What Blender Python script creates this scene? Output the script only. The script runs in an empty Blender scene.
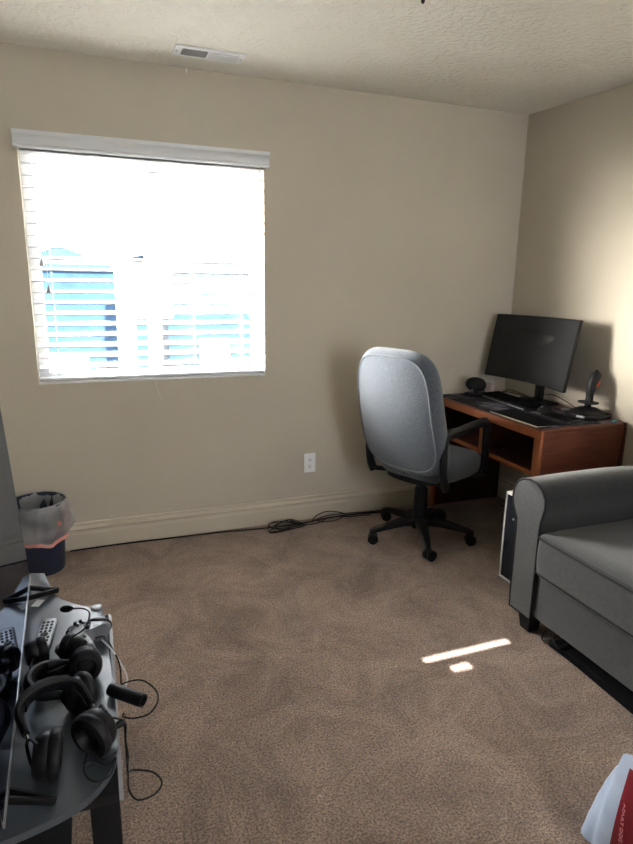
import bpy, bmesh, math, random
from mathutils import Vector, Matrix
random.seed(7)
S = bpy.context.scene
COL = S.collection
PI = math.pi

# ------------------------------------------------------------------ camera
cam_d = bpy.data.cameras.new('camera')
cam_d.sensor_fit = 'VERTICAL'; cam_d.sensor_height = 24.0
cam_d.lens = 592.71 / 844 * 24.0
cam_d.clip_start = 0.02; cam_d.clip_end = 300
cam = bpy.data.objects.new('camera', cam_d); COL.objects.link(cam)
Rm = Matrix(((0.93655, 0.06759, -0.34397), (-0.35028, 0.21893, -0.9107), (0.01375, 0.9734, 0.22871)))
cam.matrix_world = Matrix.Translation((0, 0, 1.425)) @ Rm.to_4x4()
S.camera = cam

# ------------------------------------------------------------------ world, sun, portals, exposure
w = bpy.data.worlds.new('sky'); S.world = w; w.use_nodes = True
nt = w.node_tree; nt.nodes.clear()
wo = nt.nodes.new('ShaderNodeOutputWorld'); bg = nt.nodes.new('ShaderNodeBackground')
tc = nt.nodes.new('ShaderNodeTexCoord'); sx = nt.nodes.new('ShaderNodeSeparateXYZ'); rp = nt.nodes.new('ShaderNodeValToRGB')
nt.links.new(tc.outputs['Generated'], sx.inputs[0]); nt.links.new(sx.outputs['Z'], rp.inputs[0])
rp.color_ramp.elements[0].position = 0.0; rp.color_ramp.elements[0].color = (0.95, 0.98, 1.0, 1)
rp.color_ramp.elements[1].position = 0.6; rp.color_ramp.elements[1].color = (0.62, 0.78, 1.0, 1)
nt.links.new(rp.outputs[0], bg.inputs[0]); bg.inputs[1].default_value = 1.3
# sky glow added low on the left outside the window to brighten right wall
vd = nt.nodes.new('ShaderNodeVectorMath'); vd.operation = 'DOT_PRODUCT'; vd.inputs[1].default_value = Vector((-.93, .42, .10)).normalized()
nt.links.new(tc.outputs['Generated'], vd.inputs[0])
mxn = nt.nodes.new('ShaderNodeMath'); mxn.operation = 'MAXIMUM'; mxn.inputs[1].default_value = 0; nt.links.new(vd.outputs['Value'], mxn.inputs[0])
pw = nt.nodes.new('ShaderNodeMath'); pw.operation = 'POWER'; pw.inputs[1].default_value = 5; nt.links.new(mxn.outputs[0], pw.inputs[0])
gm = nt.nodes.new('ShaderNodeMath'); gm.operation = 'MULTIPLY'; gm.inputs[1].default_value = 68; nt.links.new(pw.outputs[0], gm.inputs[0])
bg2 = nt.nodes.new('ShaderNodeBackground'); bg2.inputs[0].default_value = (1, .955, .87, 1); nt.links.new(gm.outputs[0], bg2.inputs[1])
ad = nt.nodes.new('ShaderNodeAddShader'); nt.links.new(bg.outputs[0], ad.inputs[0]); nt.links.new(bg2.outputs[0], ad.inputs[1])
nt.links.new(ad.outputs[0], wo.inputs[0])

def portal(loc, rot, sx_, sy_):
    l = bpy.data.lights.new('window_portal', 'AREA'); l.shape = 'RECTANGLE'; l.size = sx_; l.size_y = sy_
    l.cycles.is_portal = True
    o = bpy.data.objects.new('window_portal', l); COL.objects.link(o); o.location = loc; o.rotation_euler = rot
portal((0.32, 3.40, 1.47), (-PI/2, 0, 0), 1.3, 1.25)

sun_d = bpy.data.lights.new('sun', 'SUN'); sun_d.energy = 17; sun_d.angle = math.radians(0.16); sun_d.color = (1.0, 0.97, 0.93)
sun = bpy.data.objects.new('sun', sun_d); COL.objects.link(sun)
SUN_DIR = Vector((-.10, 3.35, -1.28)).normalized()          # from behind the camera
sun.rotation_euler = SUN_DIR.to_track_quat('-Z', 'Y').to_euler()

S.view_settings.view_transform = 'Standard'; S.view_settings.look = 'None'
S.view_settings.gamma = 1; S.view_settings.use_curve_mapping = False
S.view_settings.exposure = 2.25

# ------------------------------------------------------------------ materials
def new_mat(name):
    m = bpy.data.materials.new(name); m.use_nodes = True
    return m, m.node_tree, m.node_tree.nodes['Principled BSDF']

def mat(name, col, rough=0.5, metal=0.0, spec=0.5, bump=0, bscale=200, var=0, vscale=8, col2=None, sheen=0,
        trans=0, alpha=1, emit=None, stretch=None, detail=3, thr=None, coat=0):
    m, nt, b = new_mat(name)
    b.inputs['Base Color'].default_value = (*col, 1); b.inputs['Roughness'].default_value = rough
    b.inputs['Metallic'].default_value = metal; b.inputs['Specular IOR Level'].default_value = spec
    b.inputs['Sheen Weight'].default_value = sheen; b.inputs['Transmission Weight'].default_value = trans
    b.inputs['Alpha'].default_value = alpha; b.inputs['Coat Weight'].default_value = coat
    tcn = nt.nodes.new('ShaderNodeTexCoord'); mp = nt.nodes.new('ShaderNodeMapping')
    nt.links.new(tcn.outputs['Object'], mp.inputs[0])
    if stretch: mp.inputs['Scale'].default_value = stretch
    if col2 or var:
        n = nt.nodes.new('ShaderNodeTexNoise'); n.inputs['Scale'].default_value = vscale; n.inputs['Detail'].default_value = detail
        nt.links.new(mp.outputs[0], n.inputs[0])
        r = nt.nodes.new('ShaderNodeValToRGB')
        lo, hi = thr if thr else (0.3, 0.7)
        r.color_ramp.elements[0].position = lo; r.color_ramp.elements[1].position = hi
        c2 = col2 or tuple(c * (1 - var) for c in col)
        r.color_ramp.elements[0].color = (*c2, 1); r.color_ramp.elements[1].color = (*col, 1)
        nt.links.new(n.outputs['Fac'], r.inputs[0]); nt.links.new(r.outputs[0], b.inputs['Base Color'])
    if bump:
        n = nt.nodes.new('ShaderNodeTexNoise'); n.inputs['Scale'].default_value = bscale; n.inputs['Detail'].default_value = 2
        nt.links.new(tcn.outputs['Object'], n.inputs[0])
        bp = nt.nodes.new('ShaderNodeBump'); bp.inputs['Strength'].default_value = bump; bp.inputs['Distance'].default_value = 0.004
        nt.links.new(n.outputs['Fac'], bp.inputs['Height']); nt.links.new(bp.outputs[0], b.inputs['Normal'])
    if emit:
        b.inputs['Emission Color'].default_value = (*emit[0], 1); b.inputs['Emission Strength'].default_value = emit[1]
    return m

M = {}
M['wall'] = mat('wall_paint', (0.55, 0.50, 0.412), 0.75, spec=0.25, bump=0.12, bscale=90, var=0.05, vscale=2.5)
M['trim'] = mat('trim_paint', (0.56, 0.50, 0.40), 0.45, spec=0.4)
M['white'] = mat('white_plastic', (0.66, 0.68, 0.70), 0.4)
M['vinyl'] = mat('white_vinyl', (0.85, 0.86, 0.87), 0.35)
M['black'] = mat('black_plastic', (0.008, 0.008, 0.010), 0.40, spec=0.25)
M['black_soft'] = mat('black_leatherette', (0.008, 0.008, 0.010), 0.5, spec=0.25, bump=0.15, bscale=400)
M['black_matte'] = mat('black_matte', (0.005, 0.005, 0.007), 0.85, spec=0.1)
M['cable'] = mat('black_cable', (0.008, 0.008, 0.010), 0.45, spec=0.25)
M['chrome'] = mat('chrome', (0.7, 0.7, 0.72), 0.2, metal=1)
M['grey_metal'] = mat('grey_metal', (0.35, 0.36, 0.38), 0.35, metal=0.8)
M['chair_fabric'] = mat('chair_fabric', (0.110, 0.128, 0.156), 0.95, spec=0.1, bump=0.5, bscale=450, col2=(0.052, 0.062, 0.080), vscale=230, thr=(0.35, 0.65), sheen=0.3)
M['chair_piping'] = mat('chair_piping', (0.16, 0.175, 0.20), 0.9, spec=0.1, bump=0.3, bscale=500)
M['chair_seat'] = mat('chair_seat_fabric', (0.10, 0.115, 0.135), 0.95, spec=0.1, bump=0.4, bscale=450, sheen=0.2)
M['sofa'] = mat('sofa_fabric', (0.028, 0.030, 0.033), 0.92, spec=0.15, bump=0.35, bscale=500, col2=(0.020, 0.021, 0.023), vscale=60, sheen=0.25, detail=6)
M['sofa_pipe'] = mat('sofa_piping', (0.018, 0.018, 0.02), 0.9, spec=0.15)
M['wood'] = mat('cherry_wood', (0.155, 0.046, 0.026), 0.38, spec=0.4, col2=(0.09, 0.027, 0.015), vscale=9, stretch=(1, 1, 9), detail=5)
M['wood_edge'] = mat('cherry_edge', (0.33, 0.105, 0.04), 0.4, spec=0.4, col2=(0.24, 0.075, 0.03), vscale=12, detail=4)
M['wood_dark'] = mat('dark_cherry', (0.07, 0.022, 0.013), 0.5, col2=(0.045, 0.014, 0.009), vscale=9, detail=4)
M['mat_cloth'] = mat('desk_mat_cloth', (0.022, 0.024, 0.032), 0.8, spec=0.2, col2=(0.16, 0.15, 0.19), vscale=9, detail=4, thr=(0.38, 0.50))
M['paper'] = mat('cream_paper', (0.70, 0.66, 0.52), 0.7)
M['screen'] = mat('matte_screen', (0.007, 0.007, 0.009), 0.68, spec=0.4)
def tv_mat():
    m, nt, b = new_mat('glossy_screen'); b.inputs['Base Color'].default_value = (0.006, 0.007, 0.010, 1); b.inputs['Specular IOR Level'].default_value = 0
    gl = nt.nodes.new('ShaderNodeBsdfGlossy'); gl.inputs['Roughness'].default_value = 0.03; gl.inputs['Color'].default_value = (.50, .56, .68, 1)
    lw = nt.nodes.new('ShaderNodeLayerWeight'); lw.inputs[0].default_value = 0.5
    p = nt.nodes.new('ShaderNodeMath'); p.operation = 'POWER'; p.inputs[1].default_value = 4; nt.links.new(lw.outputs['Facing'], p.inputs[0])
    f = nt.nodes.new('ShaderNodeMath'); f.operation = 'MULTIPLY_ADD'; f.inputs[1].default_value = .95; f.inputs[2].default_value = .05; nt.links.new(p.outputs[0], f.inputs[0])
    mx = nt.nodes.new('ShaderNodeMixShader'); nt.links.new(f.outputs[0], mx.inputs[0]); nt.links.new(b.outputs[0], mx.inputs[1]); nt.links.new(gl.outputs[0], mx.inputs[2])
    nt.links.new(mx.outputs[0], nt.nodes['Material Output'].inputs[0]); return m
M['tv_glass'] = tv_mat()
M['navy'] = mat('navy_plastic', (0.012, 0.018, 0.045), 0.5)
M['pc_white'] = mat('pc_white', (0.62, 0.62, 0.60), 0.35)
M['pc_glass'] = mat('pc_glass', (0.012, 0.014, 0.02), 0.12)
M['table'] = mat('table_laminate', (0.055, 0.068, 0.086), 0.28, spec=0.9)
M['table_edge'] = mat('table_edge', (0.28, 0.29, 0.31), 0.4)
M['table_leg'] = mat('table_leg_paint', (0.006, 0.006, 0.007), 0.6, spec=0.2)
M['silver'] = mat('silver_plastic', (0.32, 0.33, 0.35), 0.35, metal=0.3)
M['pad_grey'] = mat('controller_grey', (0.16, 0.165, 0.19), 0.3)
M['blue'] = mat('blue_plastic', (0.02, 0.22, 0.32), 0.4)
M['orange'] = mat('orange_plastic', (0.6, 0.08, 0.02), 0.4)
M['green'] = mat('green_print', (0.02, 0.10, 0.03), 0.4)
M['pink'] = mat('pink_liquid', (0.80, 0.22, 0.24), 0.3)
M['clear'] = mat('clear_plastic', (0.9, 0.9, 0.9), 0.1, trans=0.9)
M['ribbon'] = mat('pink_drawstring', (0.72, 0.33, 0.27), 0.6)
M['bag_white'] = mat('bag_white', (0.50, 0.60, 0.78), 0.42, col2=(0.36, 0.46, 0.66), vscale=14)
M['bag_red'] = mat('bag_red', (0.21, 0.010, 0.022), 0.38)
M['bag_text'] = mat('bag_text_pink', (0.62, 0.25, 0.25), 0.5)
M['ground'] = mat('street_ground', (0.55, 0.54, 0.52), 0.9, var=0.3, vscale=0.4)
M['siding'] = mat('blue_siding', (0.017, 0.036, 0.066), 0.8, spec=0.03, var=0.3, vscale=1.5)
M['siding2'] = mat('pale_siding', (0.020, 0.040, 0.064), 0.8, spec=0.03, var=0.3, vscale=1.5)
M['roof'] = mat('roof_shingle', (0.022, 0.042, 0.07), 0.9, spec=0.03, var=0.3, vscale=3)
M['out_white'] = mat('white_fascia', (0.7, 0.7, 0.7), 0.7)
M['crumb'] = mat('crumb', (0.6, 0.57, 0.5), 0.8)

# white slats: diffuse with a little translucency
def slat_mat(): return mat('white_slat', (0.80, 0.81, 0.82), 0.4)
M['slat'] = slat_mat()
def shade_mat():
    m, nt, b = new_mat('fill_shade_fabric'); b.inputs['Base Color'].default_value = (0.8, 0.8, 0.8, 1)
    tr = nt.nodes.new('ShaderNodeBsdfTranslucent'); tr.inputs[0].default_value = (0.82, 0.86, 0.92, 1)
    mx = nt.nodes.new('ShaderNodeMixShader'); mx.inputs[0].default_value = 0.5
    nt.links.new(b.outputs[0], mx.inputs[1]); nt.links.new(tr.outputs[0], mx.inputs[2])
    nt.links.new(mx.outputs[0], nt.nodes['Material Output'].inputs[0]); return m
M['shade'] = shade_mat()

def film_mat(name, col, a, tl=0.4):
    m, nt, b = new_mat(name); b.inputs['Base Color'].default_value = (*col, 1); b.inputs['Roughness'].default_value = 0.3
    tr = nt.nodes.new('ShaderNodeBsdfTransparent'); tl_ = nt.nodes.new('ShaderNodeBsdfTranslucent'); tl_.inputs[0].default_value = (*col, 1)
    m1 = nt.nodes.new('ShaderNodeMixShader'); m1.inputs[0].default_value = tl
    nt.links.new(b.outputs[0], m1.inputs[1]); nt.links.new(tl_.outputs[0], m1.inputs[2])
    m2 = nt.nodes.new('ShaderNodeMixShader'); m2.inputs[0].default_value = a
    nt.links.new(tr.outputs[0], m2.inputs[1]); nt.links.new(m1.outputs[0], m2.inputs[2])
    if name == 'bin_liner_film':
        n = nt.nodes.new('ShaderNodeTexNoise'); n.inputs['Scale'].default_value = 9
        tcn = nt.nodes.new('ShaderNodeTexCoord'); nt.links.new(tcn.outputs['Object'], n.inputs[0])
        r = nt.nodes.new('ShaderNodeMapRange'); r.inputs[1].default_value = 0.4; r.inputs[2].default_value = 0.65
        r.inputs[3].default_value = a - 0.12; r.inputs[4].default_value = min(1, a + 0.12)
        nt.links.new(n.outputs['Fac'], r.inputs[0]); nt.links.new(r.outputs[0], m2.inputs[0])
    nt.links.new(m2.outputs[0], nt.nodes['Material Output'].inputs[0]); return m
M['liner'] = film_mat('bin_liner_film', (0.96, 0.97, 0.97), 0.44, 0.6)
def glass_mat():
    m, nt, b = new_mat('window_glass')
    tr = nt.nodes.new('ShaderNodeBsdfTransparent'); gl = nt.nodes.new('ShaderNodeBsdfGlossy'); gl.inputs['Roughness'].default_value = 0.02
    lw = nt.nodes.new('ShaderNodeLayerWeight'); lw.inputs[0].default_value = 0.5
    f0 = nt.nodes.new('ShaderNodeMath'); f0.operation = 'POWER'; f0.inputs[1].default_value = 5; nt.links.new(lw.outputs['Facing'], f0.inputs[0])
    f = nt.nodes.new('ShaderNodeMath'); f.operation = 'MULTIPLY_ADD'; f.inputs[1].default_value = .96; f.inputs[2].default_value = .04; nt.links.new(f0.outputs[0], f.inputs[0])
    mx = nt.nodes.new('ShaderNodeMixShader'); nt.links.new(f.outputs[0], mx.inputs[0])
    nt.links.new(tr.outputs[0], mx.inputs[1]); nt.links.new(gl.outputs[0], mx.inputs[2])
    nt.links.new(mx.outputs[0], nt.nodes['Material Output'].inputs[0]); return m
M['glass'] = glass_mat()

def carpet_mat():
    m, nt, b = new_mat('brown_carpet'); b.inputs['Roughness'].default_value = 0.97; b.inputs['Specular IOR Level'].default_value = 0.08
    b.inputs['Sheen Weight'].default_value = 0.35; b.inputs['Sheen Roughness'].default_value = 0.6
    t = nt.nodes.new('ShaderNodeTexCoord')
    def noise(sc, det, rough=0.6):
        n = nt.nodes.new('ShaderNodeTexNoise'); n.inputs['Scale'].default_value = sc; n.inputs['Detail'].default_value = det
        n.inputs['Roughness'].default_value = rough; nt.links.new(t.outputs['Object'], n.inputs[0]); return n
    big = noise(3.4, 8, 0.78); big.inputs['Distortion'].default_value = 0.8; fine = noise(150, 4, 0.75)
    r1 = nt.nodes.new('ShaderNodeValToRGB')
    r1.color_ramp.elements[0].position = 0.36; r1.color_ramp.elements[0].color = (0.21, 0.132, 0.092, 1)
    r1.color_ramp.elements[1].position = 0.60; r1.color_ramp.elements[1].color = (0.44, 0.305, 0.224, 1)
    nt.links.new(big.outputs['Fac'], r1.inputs[0])
    r2 = nt.nodes.new('ShaderNodeValToRGB')
    r2.color_ramp.elements[0].position = 0.40; r2.color_ramp.elements[0].color = (0.26, 0.25, 0.24, 1)
    r2.color_ramp.elements[1].position = 0.62; r2.color_ramp.elements[1].color = (1.58, 1.58, 1.58, 1)
    nt.links.new(fine.outputs['Fac'], r2.inputs[0])
    mx = nt.nodes.new('ShaderNodeMix'); mx.data_type = 'RGBA'; mx.blend_type = 'MULTIPLY'; mx.inputs[0].default_value = 1
    nt.links.new(r1.outputs[0], mx.inputs[6]); nt.links.new(r2.outputs[0], mx.inputs[7]); nt.links.new(mx.outputs[2], b.inputs['Base Color'])
    bp = nt.nodes.new('ShaderNodeBump'); bp.inputs['Strength'].default_value = 0.9; bp.inputs['Distance'].default_value = 0.012
    nt.links.new(fine.outputs['Fac'], bp.inputs['Height']); nt.links.new(bp.outputs[0], b.inputs['Normal'])
    return m
M['carpet'] = carpet_mat()
def ceiling_mat():
    m, nt, b = new_mat('textured_ceiling'); b.inputs['Base Color'].default_value = (0.80, 0.775, 0.70, 1); b.inputs['Roughness'].default_value = 0.9
    t = nt.nodes.new('ShaderNodeTexCoord'); n = nt.nodes.new('ShaderNodeTexNoise'); n.inputs['Scale'].default_value = 38; n.inputs['Detail'].default_value = 4
    nt.links.new(t.outputs['Object'], n.inputs[0])
    r = nt.nodes.new('ShaderNodeMapRange'); r.inputs[1].default_value = 0.42; r.inputs[2].default_value = 0.6
    nt.links.new(n.outputs['Fac'], r.inputs[0])
    bp = nt.nodes.new('ShaderNodeBump'); bp.inputs['Strength'].default_value = 0.7; bp.inputs['Distance'].default_value = 0.008
    nt.links.new(r.outputs[0], bp.inputs['Height']); nt.links.new(bp.outputs[0], b.inputs['Normal']); return m
M['ceiling'] = ceiling_mat()

# ------------------------------------------------------------------ mesh helpers
class MB:
    def __init__(self): self.bm = bmesh.new()
    def box(self, x0, x1, y0, y1, z0, z1, bev=0, seg=2, mtx=None):
        vs = bmesh.ops.create_cube(self.bm, size=1)['verts']
        for v in vs:
            v.co = Vector(((x0+x1)/2 + v.co.x*(x1-x0), (y0+y1)/2 + v.co.y*(y1-y0), (z0+z1)/2 + v.co.z*(z1-z0)))
        if bev:
            es = list({e for v in vs for e in v.link_edges})
            r = bmesh.ops.bevel(self.bm, geom=es, offset=bev, segments=seg, profile=0.5, affect='EDGES')
            vs = list({v for v in r['verts']} | {v for v in vs if v.is_valid})
        if mtx is not None:
            for v in vs: v.co = mtx @ v.co
        return self
    def tube(self, pts, r, n=8, closed=False, rads=None, flat=1.0):
        pts = [Vector(p) for p in pts]; N = len(pts); rings = []
        up = Vector((0, 0, 1)); prev = None
        for i, p in enumerate(pts):
            a = pts[(i-1) % N] if (closed or i > 0) else p; b = pts[(i+1) % N] if (closed or i < N-1) else p
            t = (b - a); t = t.normalized() if t.length > 1e-9 else Vector((1, 0, 0))
            if prev is None:
                s = t.cross(up); s = t.cross(Vector((1, 0, 0))) if s.length < 1e-3 else s
            else:
                s = prev - t * prev.dot(t)
                if s.length < 1e-4: s = t.cross(up)
            s.normalize(); prev = s; u = s.cross(t)
            rr = rads[i] if rads else r
            rings.append([self.bm.verts.new(p + s*math.cos(2*PI*k/n)*rr + u*math.sin(2*PI*k/n)*rr*flat) for k in range(n)])
        for i in range(N if closed else N-1):
            A, B = rings[i], rings[(i+1) % N]
            for k in range(n): self.bm.faces.new((A[k], A[(k+1) % n], B[(k+1) % n], B[k]))
        if not closed:
            self.bm.faces.new(rings[0][::-1]); self.bm.faces.new(rings[-1])
        return self
    def lathe(self, prof, cx=0, cy=0, n=32, sx=1, sy=1, mtx=None, cap=True):
        rings = []
        for (r, z) in prof:
            rings.append([self.bm.verts.new(Vector((cx + r*sx*math.cos(2*PI*k/n), cy + r*sy*math.sin(2*PI*k/n), z))) for k in range(n)])
        if mtx is not None:
            for R_ in rings:
                for v in R_: v.co = mtx @ v.co
        for A, B in zip(rings, rings[1:]):
            for k in range(n): self.bm.faces.new((A[k], A[(k+1) % n], B[(k+1) % n], B[k]))
        if cap: self.bm.faces.new(rings[0][::-1]); self.bm.faces.new(rings[-1])
        return self
    def prism(self, pts, z0, z1, mtx=None, bev=0):
        a = [self.bm.verts.new(Vector((x, y, z0))) for x, y in pts]; b = [self.bm.verts.new(Vector((x, y, z1))) for x, y in pts]
        n = len(pts); fs = [self.bm.faces.new(a[::-1]), self.bm.faces.new(b)]
        for k in range(n): self.bm.faces.new((a[k], a[(k+1) % n], b[(k+1) % n], b[k]))
        vs = a + b
        if bev:
            es = [e for f in fs for e in f.edges]
            r = bmesh.ops.bevel(self.bm, geom=es, offset=bev, segments=3, profile=0.5, affect='EDGES')
            vs = list(set(r['verts']) | {v for v in vs if v.is_valid})
        if mtx is not None:
            for v in vs: v.co = mtx @ v.co
        return self
    def pad(self, outline, th, flat_t=0.8, bulge=0.0, mtx=None, warp=None):
        """cushion: closed outline (x,y), thickness along z, flat faces to flat_t then rounded rim"""
        n = len(outline); cx = sum(p[0] for p in outline)/n; cy = sum(p[1] for p in outline)/n
        ts = [0.15, 0.3, 0.45, 0.6, 0.72]; ts = [t for t in ts if t < flat_t] + [flat_t]
        for k in range(1, 8): ts.append(flat_t + (1-flat_t)*math.sin(k/7*PI/2))
        def h(t):
            b = bulge*(1 - t*t)
            if t <= flat_t: return th/2 + b
            q = (t-flat_t)/(1-flat_t); return (th/2)*math.sqrt(max(0, 1-q*q)) + b
        allv = []
        def ring(t, s):
            r_ = [self.bm.verts.new(Vector((cx + (x-cx)*t, cy + (y-cy)*t, s*h(t)))) for x, y in outline]; allv.extend(r_); return r_
        top = [ring(t, 1) for t in ts]; bot = [ring(t, -1) for t in ts[:-1]] + [top[-1]]
        for s, L in ((1, top), (-1, bot)):
            c = self.bm.verts.new(Vector((cx, cy, s*h(0)))); allv.append(c)
            for k in range(n):
                f = (c, L[0][k], L[0][(k+1) % n]); self.bm.faces.new(f if s > 0 else f[::-1])
            for A, B in zip(L, L[1:]):
                for k in range(n):
                    f = (A[k], B[k], B[(k+1) % n], A[(k+1) % n]); self.bm.faces.new(f if s > 0 else f[::-1])
        for v in allv:
            if warp: v.co = warp(v.co)
            if mtx is not None: v.co = mtx @ v.co
        return self
    def build(self, name, material, parent=None, smooth=True, angle=40):
        bmesh.ops.recalc_face_normals(self.bm, faces=self.bm.faces)
        me = bpy.data.meshes.new(name); self.bm.to_mesh(me); self.bm.free()
        me.materials.append(material)
        if smooth:
            for p in me.polygons: p.use_smooth = True
            me.set_sharp_from_angle(angle=math.radians(angle))
        o = bpy.data.objects.new(name, me); COL.objects.link(o)
        if parent: o.parent = parent
        return o

def struct(o): o['kind'] = 'structure'; return o
def tag(o, label, cat, group=None, kind=None):
    o['label'] = label; o['category'] = cat
    if group: o['group'] = group
    if kind: o['kind'] = kind
    return o
def empty(name, loc, rz=0, label=None, cat=None, group=None):
    o = bpy.data.objects.new(name, None); COL.objects.link(o); o.location = loc; o.rotation_euler = (0, 0, rz); o.empty_display_size = 0.05
    if label: tag(o, label, cat, group)
    return o
def spline(pts, n=10, closed=False):
    pts = [Vector(p) for p in pts]; N = len(pts); out = []
    rng = range(N) if closed else range(N-1)
    for i in rng:
        p0 = pts[(i-1) % N] if (closed or i > 0) else pts[0]; p1 = pts[i]; p2 = pts[(i+1) % N]
        p3 = pts[(i+2) % N] if (closed or i+2 < N) else pts[-1]
        for k in range(n):
            t = k/n
            out.append(0.5*((2*p1) + (p2-p0)*t + (2*p0-5*p1+4*p2-p3)*t*t + (-p0+3*p1-3*p2+p3)*t**3))
    if not closed: out.append(pts[-1])
    return out
def superell(a, b, n, N=48, top_scale=1.0):
    o = []
    for k in range(N):
        t = 2*PI*k/N; c, s = math.cos(t), math.sin(t)
        o.append((a*math.copysign(abs(c)**(2/n), c), b*math.copysign(abs(s)**(2/n), s)))
    return o
def text_mesh(name, txt, size, material, mtx, parent=None, extrude=0.0004, font_scale=(1, 1)):
    c = bpy.data.curves.new(name, 'FONT'); c.body = txt; c.size = size; c.extrude = extrude; c.align_x = 'CENTER'; c.align_y = 'CENTER'; c.resolution_u = 3
    t = bpy.data.objects.new(name + '_c', c); COL.objects.link(t)
    dg = bpy.context.evaluated_depsgraph_get(); me = bpy.data.meshes.new_from_object(t.evaluated_get(dg))
    bpy.data.objects.remove(t); bpy.data.curves.remove(c)
    for v in me.vertices: v.co = mtx @ Vector((v.co.x*font_scale[0], v.co.y*font_scale[1], v.co.z))
    me.name = name; me.materials.clear(); me.materials.append(material)
    o = bpy.data.objects.new(name, me); COL.objects.link(o)
    if parent: o.parent = parent
    return o

# ------------------------------------------------------------------ room
XL, XR, YB, YF = -0.72, 2.575, -2.6, 3.24
def zc(y): return 2.438 - 0.042*(3.24 - y)
m = MB(); m.box(XL-0.12, XR+0.12, YB-0.12, YF+0.14, -0.1, 0); struct(m.build('floor', M['carpet'], smooth=False))
# window wall with its opening
WX0, WX1, WZ0, WZ1 = -0.268, 0.905, 0.908, 2.05
m = MB(); T = 0.14
m.box(XL-0.12, WX0, YF, YF+T, 0, 2.5); m.box(WX1, XR+0.12, YF, YF+T, 0, 2.5)
m.box(WX0, WX1, YF, YF+T, 0, WZ0); m.box(WX0, WX1, YF, YF+T, WZ1, 2.5)
struct(m.build('wall_back', M['wall'], smooth=False))
m = MB(); m.box(XR, XR+0.12, YB-0.12, YF, 0, 2.5); struct(m.build('wall_right', M['wall'], smooth=False))
m = MB(); m.box(XL-0.12, XL, YB-0.12, YF, 0, 2.5); struct(m.build('wall_left', M['wall'], smooth=False))
m = MB(); a0, a1, b0, b1 = 1.0, 2.45, 0.9, 2.1
m.box(XL, a0, YB-0.12, YB, 0, 2.5); m.box(a1, XR, YB-0.12, YB, 0, 2.5); m.box(a0, a1, YB-0.12, YB, 0, b0); m.box(a0, a1, YB-0.12, YB, b1, 2.5)
struct(m.build('wall_front', M['wall'], smooth=False))
w2 = empty('fill_window', ((a0+a1)/2, YB-0.08, 0)); struct(w2)  # window added behind the camera, out of view, as a source of fill light
m = MB(); dx = (a1-a0)/2
for r_ in ((-dx, dx, b0, b0+.05), (-dx, dx, b1-.05, b1), (-dx, -dx+.05, b0, b1), (dx-.05, dx, b0, b1)): m.box(r_[0], r_[1], -.02, .02, r_[2], r_[3])
m.build('window_frame', M['vinyl'], w2, smooth=False)
# added unseen shade behind the camera: spreads fill light, slits shape the carpet sun streak
sh = empty('fill_shade', ((a0+a1)/2, YB-.03, 0), 0, 'unseen white shade added behind the camera for fill light, slit for the sun streak', 'shade')
def slit(xa, xb, yf, hh):   # shade coordinates of a slit whose sunlight lands on the floor at y = yf
    d = SUN_DIR; t = (yf-(YB-.03))/d.y; zz = -d.z*t; dx_ = d.x*t; c = (a0+a1)/2
    return (xa-dx_-c, xb-dx_-c, zz-hh/2, zz+hh/2)
S1 = slit(1.12, 1.52, 1.750, .0072); S2 = slit(1.195, 1.275, 1.668, .010)
m = MB(); xs = sorted({-dx+.005, dx-.005, S1[0], S1[1], S2[0], S2[1]}); zs = sorted({b0, b1, S1[2], S1[3], S2[2], S2[3]})
for i in range(len(xs)-1):
    for k in range(len(zs)-1):
        cx_, cz_ = (xs[i]+xs[i+1])/2, (zs[k]+zs[k+1])/2
        if any(q[0] < cx_ < q[1] and q[2] < cz_ < q[3] for q in (S1, S2)): continue
        m.bm.faces.new([m.bm.verts.new((x, 0, z)) for x, z in ((xs[i], zs[k]), (xs[i+1], zs[k]), (xs[i+1], zs[k+1]), (xs[i], zs[k+1]))])
bmesh.ops.remove_doubles(m.bm, verts=m.bm.verts, dist=1e-5)
m.build('fabric', M['shade'], sh, smooth=False)
m = MB(); m.tube([(-dx+.01, .012, b1-.02), (dx-.01, .012, b1-.02)], .014, 12); m.build('roller', M['vinyl'], sh)
# ceiling, dropping slightly towards the camera
m = MB(); bm = m.bm
ys = (YB-0.12, YF+0.14)
lo = [bm.verts.new((x, y, zc(y))) for y in ys for x in (XL-.12, XR+.12)]; hi = [bm.verts.new((x, y, 2.62)) for y in ys for x in (XL-.12, XR+.12)]
bm.faces.new((lo[0], lo[1], lo[3], lo[2])); bm.faces.new((hi[0], hi[1], hi[3], hi[2]))
for a, b in ((0, 1), (1, 3), (3, 2), (2, 0)): bm.faces.new((lo[a], lo[b], hi[b], hi[a]))
struct(m.build('ceiling', M['ceiling'], smooth=False))
# baseboards: stepped profile (distance out, height)
BP = [(0, 0), (.016, 0), (.016, .086), (.014, .090), (.012, .106), (.024, .112), (.026, .120), (.017, .126), (.010, .134), (.014, .141), (.012, .149), (0, .150)]
def baseboard(name, p0, p1, nrm):
    m = MB(); bm = m.bm; p0 = Vector(p0); p1 = Vector(p1); nrm = Vector(nrm)
    A = [bm.verts.new(p0 + nrm*d + Vector((0, 0, z))) for d, z in BP]; B = [bm.verts.new(p1 + nrm*d + Vector((0, 0, z))) for d, z in BP]
    n = len(BP)
    for k in range(n): bm.faces.new((A[k], A[(k+1) % n], B[(k+1) % n], B[k]))
    bm.faces.new(A); bm.faces.new(B[::-1])
    return struct(m.build(name, M['trim'], angle=25))
baseboard('baseboard_back', (XL, YF, 0), (XR, YF, 0), (0, -1, 0))
baseboard('baseboard_right', (XR, YB, 0), (XR, YF-.026, 0), (-1, 0, 0))
baseboard('baseboard_left', (XL, YB, 0), (XL, YF-.026, 0), (1, 0, 0))
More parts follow.
